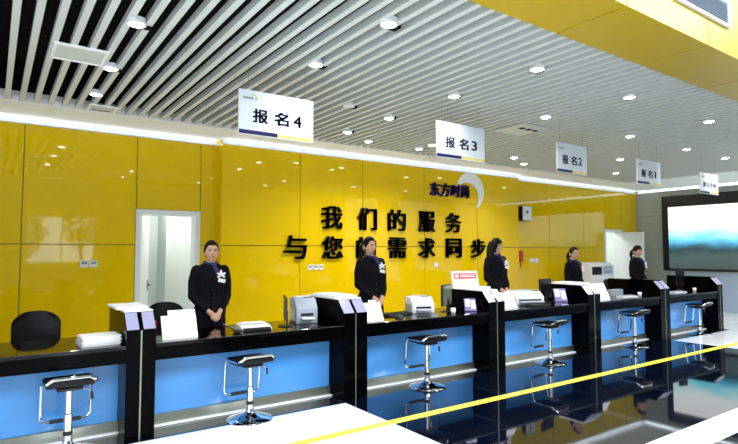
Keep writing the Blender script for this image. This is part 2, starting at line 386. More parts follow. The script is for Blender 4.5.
# ------------------------------------------------------------------ street trees outside the facade (seen mirrored in the glass wall)
M['leaf'] = mat('green_leaf', (0.05, 0.11, 0.03), 0.6, noise=0.4, nscale=2); M['bark'] = mat('bark', (0.08, 0.06, 0.045), 0.9, noise=0.3, nscale=12)
bm = nbm(); box(bm, -12, 24, -22, YF-0.2, -0.2, -0.1); struct('ground', bm, 'floor_back')
for k, (tx, ty, th_) in enumerate(((1.1, -11.2, 4.2), (3.5, -12.4, 4.6))):
    t = thing('street_tree', ('leafy street tree outside the left part of the facade window', 'taller leafy street tree outside the right part of the facade window')[k], 'tree', (tx, ty, -0.1))
    bm = nbm(); tube(bm, [(0, 0, 0), (0.04, 0.02, 1.2), (-0.03, 0, 2.3), (0, 0, th_-0.6)], [0.10, 0.08, 0.06, 0.02], 8); part('trunk', bm, 'bark', t, smooth=True)
    bm = nbm(); rg = random.Random(k+3)
    for q in range(900):
        d = Vector((rg.gauss(0, 1), rg.gauss(0, 1), rg.gauss(0, 1))).normalized()*rg.uniform(0.5, 1.0)
        c = Vector((d.x*0.95, d.y*0.9, th_-1.55+d.z*1.35)); a = Vector((rg.gauss(0, 1), rg.gauss(0, 1), rg.gauss(0, 1))).normalized(); b = a.orthogonal().normalized(); sz = rg.uniform(0.07, 0.13)
        bm.faces.new([bm.verts.new(c+a*sz), bm.verts.new(c+b*sz*0.5), bm.verts.new(c-a*sz), bm.verts.new(c-b*sz*0.5)])
    part('foliage', bm, 'leaf', t)

# ------------------------------------------------------------------ floor line
bm = nbm(); box(bm, -2.5, 15.2, 3.925, 4.025, 0.0005, 0.003)
tag(link('waiting_line', bm, 'tape'), 'long yellow waiting line taped across the polished floor before the counters', 'floor line')

# ------------------------------------------------------------------ counters
PWS = [0.235, 0.30, 0.30, 0.32, 0.32, 0.22]                 # pillar widths
PR = [1.17, 3.36, 5.57, 7.77, 9.93, 12.05]            # right edges of the pillars
YC, YK = 4.83, 5.60                                    # counter front, worktop back
ZT = 0.775
def counter(x0, x1, label):
    t = thing('service_counter', label, 'counter', ((x0+x1)/2, YC, 0), group='black service counters')
    h = (x1-x0)/2-0.001
    bm = nbm(); box(bm, -h, h, 0.0, YK-YC, 0.742, ZT, 0.003); part('worktop', bm, 'worktop', t)
    bm = nbm(); box(bm, -h, h, 0.012, 0.034, 0.63, 0.742); box(bm, -h, h, 0.034, 0.30, 0.63, 0.645); part('apron', bm, 'black_gloss', t)
    bm = nbm(); box(bm, -h, h, 0.30, 0.325, 0.10, 0.742); part('front_panel', bm, 'blue_panel', t, 'sky-blue glossy front panel')
    bm = nbm(); box(bm, -h, h, 0.27, 0.33, 0.0, 0.10); part('plinth', bm, 'steel', t, 'brushed steel plinth')
    bm = nbm(); box(bm, -h, h, 0.225, 0.27, 0.0, 0.016, 0.004); part('kick_strip', bm, 'white_gloss', t, 'white strip along the floor')
    return t
names = ['leftmost black counter with blue front, paper pile on it and a black chair behind',
         'black counter with blue front where the nearest standing woman waits, second from left',
         'third black counter from left, with blue front, below the red notice board',
         'black counter with blue front between third and fourth pillars, white printer on it',
         'black counter with blue front between fourth and fifth pillars',
         'farthest black counter with blue front, at the right end near the wall screen']
L = -1.0
for i, pr in enumerate(PR):
    counter(L, pr-PWS[i], names[i]); L = pr
def pillar(xr, label, depth, PW, white):
    t = thing('counter_pillar', label, 'pillar', (xr-PW/2, YC, 0), group='black pillars between counters')
    h = PW/2; dp = depth
    bm = nbm(); prism(bm, [(0, 0), (dp, 0), (dp, 1.035), (0.125, 1.035), (0, 0.895)], -h, h, 'x'); part('body', bm, 'black_gloss', t)
    bm = nbm(); box(bm, -h, h, 0.125, dp, 1.0355, 1.052, 0.003); part('cap', bm, 'white_gloss' if white else 'black_gloss', t, 'white top slab' if white else None)
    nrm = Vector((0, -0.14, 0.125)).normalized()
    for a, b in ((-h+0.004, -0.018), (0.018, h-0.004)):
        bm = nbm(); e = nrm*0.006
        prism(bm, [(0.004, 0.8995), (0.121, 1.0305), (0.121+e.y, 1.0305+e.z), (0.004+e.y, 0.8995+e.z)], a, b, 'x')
        part('sloped_face', bm, 'lavender', t, 'sloped face, daylight reflection painted in pale lavender')
    bm = nbm(); box(bm, -0.006, 0.006, -0.004, 0.0, 0.0, 0.893); part('joint_strip', bm, 'steel', t, 'thin steel joint strip')
    return t
plab = ['leftmost black pillar with pale sloped top, beside the paper pile',
        'black pillar with pale sloped top, second from left, left of the second standing woman',
        'black pillar with pale sloped top in front of the long-haired woman',
        'black pillar with pale sloped top in front of the woman in glasses',
        'black pillar with pale sloped top just right of the farthest woman, fifth from left',
        'black end pillar closing the counter row at the right, below the wall screen']
for i, pr in enumerate(PR): pillar(pr, plab[i], 0.80 if i < 4 else 0.98, PWS[i], i < 4)

# ------------------------------------------------------------------ bar stools
def rrect(w, d, r, z, n=6):
    pts = []
    for cx, cy, a in ((w-r, d-r, 0), (-w+r, d-r, 90), (-w+r, -d+r, 180), (w-r, -d+r, 270)):
        pts += [(cx+r*math.cos(R(a+90*k/n)), cy+r*math.sin(R(a+90*k/n)), z) for k in range(n+1)]
    return pts
def make_stool(label, loc):
    t = thing('bar_stool', label, 'stool', loc, group='chrome bar stools along the counters')
    bm = nbm(); lathe(bm, [(0.0, 0), (0.205, 0), (0.21, 0.006), (0.20, 0.016), (0.13, 0.034), (0.06, 0.055), (0.04, 0.075), (0.036, 0.10), (0, 0.10)], n=40); part('base', bm, 'chrome', t, smooth=True)
    bm = nbm(); lathe(bm, [(0.0, 0.09), (0.031, 0.09), (0.031, 0.30), (0.024, 0.305), (0.024, 0.50), (0, 0.50)], n=20); part('column', bm, 'chrome', t, smooth=True)
    bm = nbm(); lathe(bm, [(0.0, 0.14), (0.033, 0.14), (0.033, 0.172), (0, 0.172)], n=20); part('collar', bm, 'black_plastic', t, 'black ring on the column', smooth=True)
    # scooped black pad, low lip towards the hall
    prof = []; top = []
    for k in range(13):
        y = -0.165+0.32*k/12; z = 0.513+0.030*max(0, (-y-0.05)/0.115)**1.5+0.012*max(0, (y-0.08)/0.08)**2
        prof.append((y, z)); top.append((y, z+0.045))
    bm = nbm(); prism(bm, prof+top[::-1], -0.16, 0.16, 'x', 0.008); part('seat', bm, 'black_pad', t, smooth=True)
    bm = nbm(); pts = []
    for p in rrect(0.178, 0.178, 0.06, 0, 6):
        y = p[1]; q = max(0, (-y-0.08)/0.098); c = max(0, (abs(p[0])-0.115)/0.063)
        pts.append((p[0], y, 0.548+0.058*q**1.2-0.03*q*c))
    tube(bm, pts, 0.0125, 8, closed=True); part('seat_rim', bm, 'chrome', t, 'chrome tube around the seat', smooth=True)
    bm = nbm(); box(bm, -0.09, 0.09, -0.09, 0.09, 0.49, 0.513, 0.004); part('seat_plate', bm, 'black_plastic', t)
    bm = nbm()
    pts = [(-0.175, 0.14, 0.535), (-0.175, 0.165, 0.50), (-0.175, 0.185, 0.27)]+arc((-0.130, 0.19, 0.25), 0.045, 180, 270, 5)+arc((0.130, 0.19, 0.25), 0.045, 270, 360, 5)+[(0.175, 0.185, 0.27), (0.175, 0.165, 0.50), (0.175, 0.14, 0.535)]
    tube(bm, pts, 0.0095, 8); fr = part('footrest', bm, 'chrome', t, 'chrome footrest loop', smooth=True)
    bm = nbm(); tube(bm, [(-0.11, 0.19, 0.205), (0.11, 0.19, 0.205)], 0.016, 10); part('rubber_grip', bm, 'rubber', fr, 'black rubber sleeve', smooth=True)
    bm = nbm(); tube(bm, [(0.03, 0, 0.488), (0.13, -0.02, 0.478), (0.155, -0.025, 0.455)], 0.005, 8); lv = part('lever', bm, 'chrome', t, smooth=True)
    bm = nbm(); tube(bm, [(0.155, -0.025, 0.455), (0.163, -0.027, 0.395)], 0.010, 8); part('lever_grip', bm, 'black_plastic', lv, 'black lever grip', smooth=True)
    return t
stool_spots = [(0.525, 4.81, 0), (2.01, 4.80, 2), (4.15, 4.76, -3), (6.44, 4.78, 3), (8.72, 4.82, -4), (11.0, 4.82, 2)]
slab = ['nearest chrome bar stool, cut by the bottom edge, before the leftmost counter',
        'chrome bar stool in front of the nearest woman, second from left',
        'chrome bar stool before the third counter, near the corner of the white floor',
        'chrome bar stool before the fourth counter, right of the long-haired woman',
        'chrome bar stool before the fifth counter, below the farthest woman',
        'farthest chrome bar stool, before the counter under the wall screen']
s0 = make_stool(slab[0], (*stool_spots[0][:2], 0.0))
for (x, y, a), lb in list(zip(stool_spots, slab))[1:]: dup(s0, (x, y, 0.0), lb, R(a))

# ------------------------------------------------------------------ office chairs behind the counters
def make_chair(label, loc, rz):
    t = thing('office_chair', label, 'chair', loc, rz, group='black office chairs behind the counters')
    for k in range(5):
        a = R(72*k+18); bm = nbm(); d = Vector((math.cos(a), math.sin(a), 0))
        tube(bm, [d*0.03+Vector((0, 0, 0.11)), d*0.30+Vector((0, 0, 0.075))], [0.025, 0.014], 8); lg = part('leg', bm, 'black_plastic', t, smooth=True)
        bm = nbm(); c = d*0.29; n = Vector((-d.y, d.x, 0))
        tube(bm, [c+Vector((0, 0, 0.03))-n*0.022, c+Vector((0, 0, 0.03))+n*0.022], 0.03, 14); tube(bm, [c+Vector((0, 0, 0.03)), c+Vector((0, 0, 0.075))], 0.008, 6); part('caster', bm, 'black_plastic', lg, smooth=True)
    bm = nbm(); tube(bm, [(0, 0, 0.10), (0, 0, 0.43)], 0.026, 12); part('gas_column', bm, 'steel', t, smooth=True)
    bm = nbm(); box(bm, -0.24, 0.24, -0.23, 0.23, 0.43, 0.51, 0.03, 3); part('seat', bm, 'black_pad', t, smooth=True)
    bm = nbm()   # curved, rounded backrest
    n = 12; mrows = 10; vf = []
    for side in (0, 1):
        g = []
        for j in range(mrows+1):
            v = j/mrows; row = []
            for i in range(n+1):
                u = -1+2*i/n; w = 0.225*(1-0.30*max(0, (v-0.72)/0.28)**2.2)*(0.86+0.14*min(1, v/0.3))
                zz = 0.55+0.45*v-0.03*(abs(u)**3)*(v > 0.7)*((v-0.7)/0.3)
                yy = 0.25-0.05*u*u+0.05*v*(v-0.6)+0.045*side-(0.03*(abs(u)**6))*side
                row.append(bm.verts.new((w*u, yy, zz)))
            g.append(row)
        vf.append(g)
    A, B = vf
    for j in range(mrows):
        for i in range(n):
            bm.faces.new((A[j][i], A[j][i+1], A[j+1][i+1], A[j+1][i])); bm.faces.new((B[j][i], B[j+1][i], B[j+1][i+1], B[j][i+1]))
        bm.faces.new((A[j][0], A[j+1][0], B[j+1][0], B[j][0])); bm.faces.new((A[j][n], B[j][n], B[j+1][n], A[j+1][n]))
    for i in range(n):
        bm.faces.new((A[0][i], B[0][i], B[0][i+1], A[0][i+1])); bm.faces.new((A[mrows][i], A[mrows][i+1], B[mrows][i+1], B[mrows][i]))
    bmesh.ops.recalc_face_normals(bm, faces=bm.faces); part('backrest', bm, 'black_pad', t, smooth=True)
    bm = nbm(); tube(bm, [(0, 0.05, 0.44), (0, 0.25, 0.46), (0, 0.29, 0.62)], 0.02, 8); part('back_bracket', bm, 'black_plastic', t, smooth=True)
    for s in (-1, 1):
        bm = nbm(); tube(bm, [(s*0.235, -0.05, 0.46), (s*0.275, -0.04, 0.50), (s*0.275, 0.03, 0.67)], 0.014, 8); box(bm, s*0.275-0.03, s*0.275+0.03, -0.12, 0.16, 0.67, 0.70, 0.012); part('armrest', bm, 'grey_plastic', t, smooth=True)
    return t
c0 = make_chair('black office chair behind the leftmost counter, standing free before the yellow wall', (0.36, 6.15, 0), R(-170))
c0.rotation_euler = (0, 0, R(4))
c0.location = (0.395, 6.0, 0); c0.scale = (0.93, 0.93, 0.97)
dup(c0, (-0.24, 6.62, 0), 'black office chair half cut off at the left picture edge', R(10))
dup(c0, (1.62, 6.28, 0), 'black office chair beside the nearest woman, behind the white display boards', R(-12))
dup(c0, (10.72, 6.25, 0), 'black office chair beside the farthest woman', R(-6))

# ------------------------------------------------------------------ things on the counters
Z = ZT+0.0005
def paper_stack(label, x, y, w, d, n, rz=0.0):
    bm = nbm(); z = 0; k = 0
    while k < n:
        h = random.uniform(0.008, 0.014); dx, dy = random.uniform(-.008, .008), random.uniform(-.008, .008)
        box(bm, -w/2+dx, w/2+dx, -d/2+dy, d/2+dy, z, z+h-0.0012); box(bm, -w/2+.01, w/2-.01, -d/2+.01, d/2-.01, z+h-0.0012, z+h); z += h; k += 1
    o = link('paper_stack', bm, 'paper', None, (x, y, Z)); o.rotation_euler = (0, 0, rz); tag(o, label, 'paper', 'paper piles')
    return o
paper_stack('pile of white paper forms on the leftmost counter beside the pillar', 0.765, 5.08, 0.29, 0.26, 8, R(3))
def board(label, x, y, w, h, rz=0.0, lean=0.09, second=None):
    t = thing('display_board', label, 'board', (x, y, Z), rz, group='white display boards at the left end of each counter')
    bm = nbm(); prism(bm, [(0, 0), (0.008, 0), (lean+0.008, h), (lean, h)], -w/2, w/2, 'x'); part('sheet', bm, 'paper', t)
    bm = nbm(); prism(bm, [(lean*0.72+0.01, h*0.70), (lean+0.06, 0), (lean+0.066, 0), (lean*0.72+0.018, h*0.70)], -w*0.12, w*0.12, 'x'); part('strut', bm, 'paper', t)
    if second:
        a, b, hh = second
        bm = nbm(); prism(bm, [(0.012, 0), (0.018, 0), (lean*hh/h+0.018, hh), (lean*hh/h+0.012, hh)], a, b, 'x'); part('rear_sheet', bm, 'paper', t)
    return t
board('large blank white board leaning on the counter left of the nearest woman', 1.41, 4.95, 0.31, 0.20, 0.0, 0.085, (-0.09, 0.155, 0.245))
board('blank white board on the third counter, right of the second pillar', 3.55, 4.95, 0.25, 0.20, 0.0, 0.085, (-0.02, 0.08, 0.225))
board('blank white board on the fourth counter, below the long-haired woman', 5.85, 5.0, 0.36, 0.21, 0.0, 0.10)
board('small blank white board on the fifth counter, below the woman in glasses', 8.17, 5.0, 0.34, 0.26, 0.0, 0.12)
bm = nbm(); box(bm, -0.02, 0.02, -0.11, 0.11, 0, 0.155, 0.004); tag(link('file_folder', bm, 'red', None, (1.215, 5.2, Z)), 'dark red folder standing beside the first pillar behind the white board', 'folder')
def monitor(label, x, y, rz, smat='screen_off', s=1.0, w=0.42, h=0.27):
    t = thing('monitor', label, 'monitor', (x, y, Z), rz, group='black computer monitors on the counters')
    bm = nbm(); lathe(bm, [(0, 0), (0.10, 0), (0.10, 0.008), (0.03, 0.016), (0, 0.016)], n=28, sx=1.1, sy=0.8); part('base', bm, 'black_plastic', t, smooth=True)
    bm = nbm(); box(bm, -0.025, 0.025, 0.005, 0.025, 0.014, 0.16, 0.004); part('neck', bm, 'black_plastic', t)
    bm = nbm(); box(bm, -w/2, w/2, -0.022, 0.008, 0.075, 0.075+h, 0.006); part('casing', bm, 'black_plastic', t)
    bm = nbm(); box(bm, -w/2+0.014, w/2-0.014, -0.0235, -0.0215, 0.09, 0.06+h); part('screen', bm, 'screen_off', t)
    bm = nbm(); box(bm, -w/2+0.02, w/2-0.02, 0.0085, 0.012, 0.09, 0.06+h, 0.001); part('back_cover', bm, smat, t)
    return t
# screens face their clerks behind the counter, turned sideways to the hall
monitor('black monitor seen edge-on right of the nearest woman', 2.55, 5.17, R(246), w=0.40, h=0.235)
monitor('monitor with the yellow wall reflection painted greenish on its back, between grey printer and leaflet rack, under the red notice board', 4.90, 5.22, R(208), 'sage_reflection', w=0.36, h=0.275)
monitor('dark monitor on the fourth counter beside the white printer', 7.0, 5.26, R(188), 'screen_off', w=0.34, h=0.29)
monitor('black monitor on the farthest counter, poking above the end pillar wall', 11.66, 5.45, R(165), 'screen_off', w=0.22, h=0.33)
def printer(label, x, y, rz, w, d, h, side='grey_plastic', body='white_plastic'):
    t = thing('desktop_printer', label, 'printer', (x, y, Z), rz, group='desktop printers on the counters')
    bm = nbm(); prism(bm, [(-d/2, 0.0), (d/2, 0.0), (d/2, h*0.86), (d/2-0.03, h), (-d/2+0.10, h), (-d/2, h*0.62)], -w/2, w/2, 'x', 0.012); part('body', bm, body, t, smooth=True)
    bm = nbm(); box(bm, -w/2+0.05, w/2-0.05, -d/2-0.003, -d/2+0.02, h*0.30, h*0.42); part('paper_slot', bm, 'black_plastic', t, 'black paper slot')
    bm = nbm(); box(bm, -w/2+0.05, w/2-0.05, -d/2-0.09, -d/2+0.0, h*0.20, h*0.26, 0.004); part('output_tray', bm, side, t)
    bm = nbm(); box(bm, -w/2+0.04, w/2-0.04, -d/2+0.14, d/2-0.06, h, h+0.012, 0.004); part('lid', bm, side, t)
    for s in (-1, 1):
        bm = nbm(); box(bm, s*(w/2+0.001)-0.003, s*(w/2+0.001)+0.003, -d/2+0.05, d/2-0.04, 0.03, h*0.55, 0.0025); part('side_panel', bm, side, t)
    bm = nbm(); box(bm, w/2-0.13, w/2-0.04, -d/2+0.105, -d/2+0.14, h+0.001, h+0.008); part('control_panel', bm, 'black_plastic', t)
    return t
printer('blue-grey and white printer between the edge-on monitor and the second pillar', 2.86, 5.36, R(-14), 0.24, 0.34, 0.27, 'white_plastic', 'grey_plastic')
printer('white and grey printer on the third counter left of the greenish monitor', 4.55, 5.36, R(-20), 0.30, 0.30, 0.20)
printer('low white printer on the fourth counter behind a bundle of dark cables', 6.58, 5.34, R(-18), 0.48, 0.34, 0.19)
def scanner(label, x, y, rz, name='document_scanner', cat='scanner'):
    t = thing(name, label, cat, (x, y, Z), rz)
    bm = nbm(); prism(bm, [(-0.13, 0.0), (0.13, 0.0), (0.13, 0.055), (-0.05, 0.045), (-0.13, 0.018)], -0.15, 0.15, 'x', 0.006); part('body', bm, 'white_plastic', t, smooth=True)
    bm = nbm(); prism(bm, [(-0.16, 0.0), (-0.132, 0.0), (-0.132, 0.030), (-0.16, 0.012)], -0.15, 0.13, 'x'); part('front_edge', bm, 'black_plastic', t, 'black front edge')
    bm = nbm(); box(bm, -0.12, 0.12, 0.0, 0.11, 0.054, 0.062, 0.003); part('lid', bm, 'paper', t)
    return t
scanner('flat white document scanner with black front edge, right of the nearest woman', 2.19, 5.16, R(-4))
# black pen on its stand, leaning beside the nearest woman
t = thing('desk_pen', 'black pen leaning in its stand beside the nearest woman', 'pen', (1.96, 5.0, Z))
bm = nbm(); ellips(bm, (0.0, 0.0, 0.016), (0.05, 0.04, 0.016)); part('stand', bm, 'black_plastic', t, smooth=True)
bm = nbm(); tube(bm, [(0, 0, 0.025), (-0.13, 0.04, 0.085)], [0.008, 0.011], 8); part('pen', bm, 'black_plastic', t, smooth=True)
def mouse(label, x, y, rz):
    t = thing('computer_mouse', label, 'mouse', (x, y, Z), rz, group='computer mice on the counters')
    bm = nbm(); vs = ellips(bm, (0, 0, 0.0), (0.032, 0.055, 0.034)); bmesh.ops.bisect_plane(bm, geom=bm.verts[:]+bm.edges[:]+bm.faces[:], plane_co=(0, 0, 0.001), plane_no=(0, 0, -1), clear_outer=True)
    bmesh.ops.holes_fill(bm, edges=bm.edges); part('body', bm, 'black_plastic', t, smooth=True)
    bm = nbm(); tube(bm, [(0, 0.05, 0.006), (0.02, 0.14, 0.004), (0.07, 0.20, 0.004), (0.06, 0.28, 0.004)], 0.0025, 6); part('cable', bm, 'black_plastic', t, smooth=True)
    return t
mouse('black mouse on the third counter beside the white board', 3.95, 5.02, R(40))
mouse('black mouse at the foot of the edge-on monitor', 2.70, 4.90, R(-95))
def keyboard(label, x, y, rz, m='black_plastic'):
    t = thing('keyboard', label, 'keyboard', (x, y, Z), rz, group='keyboards on the counters')
    bm = nbm(); prism(bm, [(-0.07, 0), (0.07, 0), (0.07, 0.028), (-0.07, 0.014)], -0.2, 0.2, 'x', 0.004); part('case', bm, m, t)
    bm = nbm()
    for r_ in range(5):
        for c_ in range(14): 
            y0 = -0.058+r_*0.024; zz = 0.0155+(y0+0.07)/0.14*0.014; box(bm, -0.19+c_*0.0272, -0.19+c_*0.0272+0.022, y0, y0+0.019, zz-0.002, zz+0.005)
    part('keys', bm, 'grey_plastic' if m != 'black_plastic' else 'black_plastic', t)
    return t
keyboard('dark keyboard on the third counter left of the grey printer', 4.13, 5.27, R(10))
keyboard('dark keyboard in front of the low white printer on the fourth counter', 6.50, 5.02, R(-3))
keyboard('pale keyboard on the fifth counter in front of the pale blue box', 8.98, 5.08, R(-6), 'white_plastic')
keyboard('pale keyboard on the farthest counter', 10.75, 5.08, R(-4), 'white_plastic')
# leaflet holders by the monitors
def leaflet(label, x, y, rz, w=0.2, h=0.13):
    t = thing('leaflet_rack', label, 'leaflet rack', (x, y, Z), rz, group='leaflet racks on the counters')
    bm = nbm(); prism(bm, [(-0.05, 0), (0.07, 0), (0.07, 0.008), (-0.042, 0.008)], -w/2, w/2, 'x'); part('base', bm, 'black_plastic', t)
    bm = nbm(); prism(bm, [(-0.04, 0.0085), (-0.032, 0.0085), (0.055, h), (0.047, h)], -w/2, w/2, 'x'); part('back_plate', bm, 'purple_card', t)
    for a, b, z0, z1 in ((-w*0.42, -w*0.02, 0.35, 0.95), (w*0.06, w*0.44, 0.15, 0.85)):
        bm = nbm(); f = lambda k: (-0.04+0.087*k, 0.0085+(h-0.0085)*k)
        y0, q0 = f(z0); y1, q1 = f(z1); prism(bm, [(y0-0.004, q0), (y0-0.0005, q0), (y1-0.0005, q1), (y1-0.004, q1)], a, b, 'x'); part('leaflet', bm, 'paper', t)
    return t
leaflet('leaflet rack right of the greenish monitor on the third counter', 5.165, 5.06, R(-35), 0.15, 0.16)
leaflet('purple and white leaflet rack right of the dark monitor on the fourth counter', 7.31, 5.22, R(-30), 0.2, 0.20)
# cables beside the low white printer
t = thing('cable_bundle', 'loop of dark cables left of the low white printer on the fourth counter', 'cable', (6.12, 5.22, Z))
for k, rr in enumerate((0.115, 0.095)):
    bm = nbm(); pts = [(-rr*1.1*math.cos(R(a)), 0.02*k, 0.012+1.15*rr*math.sin(R(a))) for a in range(0, 181, 15)]; tube(bm, pts, 0.011, 8); part('cable', bm, 'black_plastic' if k == 0 else 'grey_plastic', t, smooth=True)
# pale box behind the fifth counter's keyboard
bm = nbm(); box(bm, -0.17, 0.17, -0.05, 0.05, 0, 0.105, 0.004); o = link('document_box', bm, 'grey_plastic', None, (9.19, 5.42, Z)); tag(o, 'pale blue-grey box on the fifth counter beside the farthest woman', 'box')
# small white glasses of odds and ends near the edges
def cup(label, x, y):
    bm = nbm(); lathe(bm, [(0, 0), (0.028, 0), (0.034, 0.07), (0.030, 0.07), (0.026, 0.01), (0, 0.01)], n=20); o = link('paper_cup', bm, 'paper', None, (x, y, Z), True); tag(o, label, 'cup', 'paper cups')
cup('white paper cup on the farthest counter below the black monitor', 11.36, 5.05)
cup('white paper cup on the fifth counter right of the pale keyboard', 9.33, 5.05)
cup('white paper cup at the foot of the greenish monitor', 4.78, 4.98)
# notice board with red strip standing on the third pillar
t = thing('notice_board', 'white notice board with a red strip standing on the third pillar', 'sign', (5.36, 5.30, 1.0525), R(-6))
bm = nbm(); prism(bm, [(0, 0), (0.02, 0), (0.07, 0.235), (0.05, 0.235)], -0.235, 0.21, 'x'); part('panel', bm, 'paper', t)
bm = nbm(); f = lambda z: 0.05*z/0.235
prism(bm, [(f(0.13)-0.002, 0.13), (f(0.13), 0.13), (f(0.205), 0.205), (f(0.205)-0.002, 0.205)], -0.20, 0.185, 'x'); part('red_strip', bm, 'pink_red', t, 'red strip')
bm = nbm(); prism(bm, [(f(0.145)-0.0035, 0.145), (f(0.145)-0.002, 0.145), (f(0.19)-0.002, 0.19), (f(0.19)-0.0035, 0.19)], -0.18, -0.13, 'x')
for z in (0.155, 0.175): prism(bm, [(f(z)-0.0035, z), (f(z)-0.002, z), (f(z+.01)-0.002, z+.01), (f(z+.01)-0.0035, z+.01)], -0.10, 0.16, 'x')
part('white_print', bm, 'paper', t)
# papers on the pillar tops
def pad(label, x, y, w, d, h):
    bm = nbm(); box(bm, -w/2, w/2, -d/2, d/2, 0, h, 0.002); o = link('document_tray', bm, 'paper', None, (x, y, 1.0525)); tag(o, label, 'paper', 'papers on the pillar tops')
pad('white papers on top of the leftmost pillar', 1.02, 5.26, 0.26, 0.44, 0.02)
pad('white papers on top of the second pillar', 3.21, 5.28, 0.27, 0.50, 0.022)
pad('small white card on the third pillar beside the long-haired woman', 5.40, 5.08, 0.22, 0.12, 0.035)
pad('white papers on top of the fourth pillar', 7.62, 5.24, 0.26, 0.46, 0.02)
# white machine by the back wall
t = thing('office_machine', 'white office machine with a dark display, behind the woman in glasses', 'machine', (12.22, 7.75, 0))
bm = nbm(); prism(bm, [(-0.28, 0), (0.28, 0), (0.28, 1.29), (-0.12, 1.29), (-0.22, 1.22), (-0.22, 0.98), (-0.28, 0.90)], -0.50, 0.50, 'x', 0.012); part('body', bm, 'white_plastic', t, smooth=True)
bm = nbm(); box(bm, -0.42, -0.02, -0.226, -0.2, 1.0, 1.19, 0.004); part('display', bm, 'screen_off', t, 'dark display')
bm = nbm(); box(bm, 0.06, 0.44, -0.224, -0.2, 1.02, 1.20, 0.004); part('control_plate', bm, 'grey_plastic', t)
for k in range(3):
    bm = nbm(); tube(bm, [(0.14+0.11*k, -0.222, 1.12), (0.14+0.11*k, -0.238, 1.12)], 0.02, 12); part('knob', bm, 'white_plastic', t)
bm = nbm(); box(bm, -0.44, 0.44, -0.286, -0.27, 0.12, 0.80, 0.004); part('door', bm, 'white_plastic', t)

# ------------------------------------------------------------------ the women
def finish(bm, name, m, voxel, parent, it=4, label=None):
    me = bpy.data.meshes.new(name); bm.to_mesh(me); bm.free()
    o = bpy.data.objects.new(name, me); COL.objects.link(o)
    md = o.modifiers.new('r', 'REMESH'); md.mode = 'VOXEL'; md.voxel_size = voxel
    sm = o.modifiers.new('s', 'SMOOTH'); sm.factor = 0.5; sm.iterations = it
    dg = bpy.context.evaluated_depsgraph_get(); nm = bpy.data.meshes.new_from_object(o.evaluated_get(dg))
    o.modifiers.clear(); o.data = nm; bpy.data.meshes.remove(me); nm.name = name
    nm.materials.clear(); nm.materials.append(M[m])
    for p in nm.polygons: p.use_smooth = True
    if parent: o.parent = parent
    if label: o['label'] = label
    return o
HC = Vector((0, -0.005, 1.555)); HR = (0.074, 0.094, 0.115)
def head_point(d):
    """surface of a sculpted head along unit direction d (face towards -y)"""
    x, y, z = d; p = Vector((x*HR[0], y*HR[1], z*HR[2]))
    if z < 0:
        t = -z; p.x *= 1-0.30*t**1.6; p.y = p.y*(1-0.22*t**1.5)-0.012*t
    front = max(0.0, -y)
    p.y *= 1-0.06*front**4
    def bump(cx, cz, sx, sz, a):
        return a*math.exp(-((x-cx)/sx)**2-((z-cz)/sz)**2)*front**2
    dy = 0
    for s in (-1, 1): dy += bump(s*0.40, 0.02, 0.19, 0.12, 0.011); dy -= bump(s*0.48, -0.26, 0.22, 0.18, 0.005)
    dy -= bump(0, -0.06, 0.10, 0.20, 0.007); dy -= bump(0, -0.24, 0.14, 0.09, 0.015); dy -= bump(0, -0.50, 0.26, 0.07, 0.005); dy -= bump(0, -0.80, 0.24, 0.12, 0.006)
    dy += bump(0, -0.40, 0.3, 0.05, 0.002)
    p.y += dy; return HC+p
def sphere_fn(bm, fn, n=40, m=28):
    top = bm.verts.new(fn(Vector((0, 0, 1)))); bot = bm.verts.new(fn(Vector((0, 0, -1)))); rows = []
    for i in range(1, m):
        t = PI*i/m; rows.append([bm.verts.new(fn(Vector((math.sin(t)*math.cos(2*PI*j/n), math.sin(t)*math.sin(2*PI*j/n), math.cos(t))))) for j in range(n)])
    for j in range(n):
        k = (j+1) % n; bm.faces.new((top, rows[0][j], rows[0][k])); bm.faces.new((bot, rows[-1][k], rows[-1][j]))
        for A, B in zip(rows, rows[1:]): bm.faces.new((A[j], B[j], B[k], A[k]))
    bmesh.ops.recalc_face_normals(bm, faces=bm.faces)
def limb(bm, pts, rad, n=14):
    tube(bm, pts, rad, n)
    for p, r in zip(pts, rad): ellips(bm, p, (r*0.99,)*3, 12, 8)
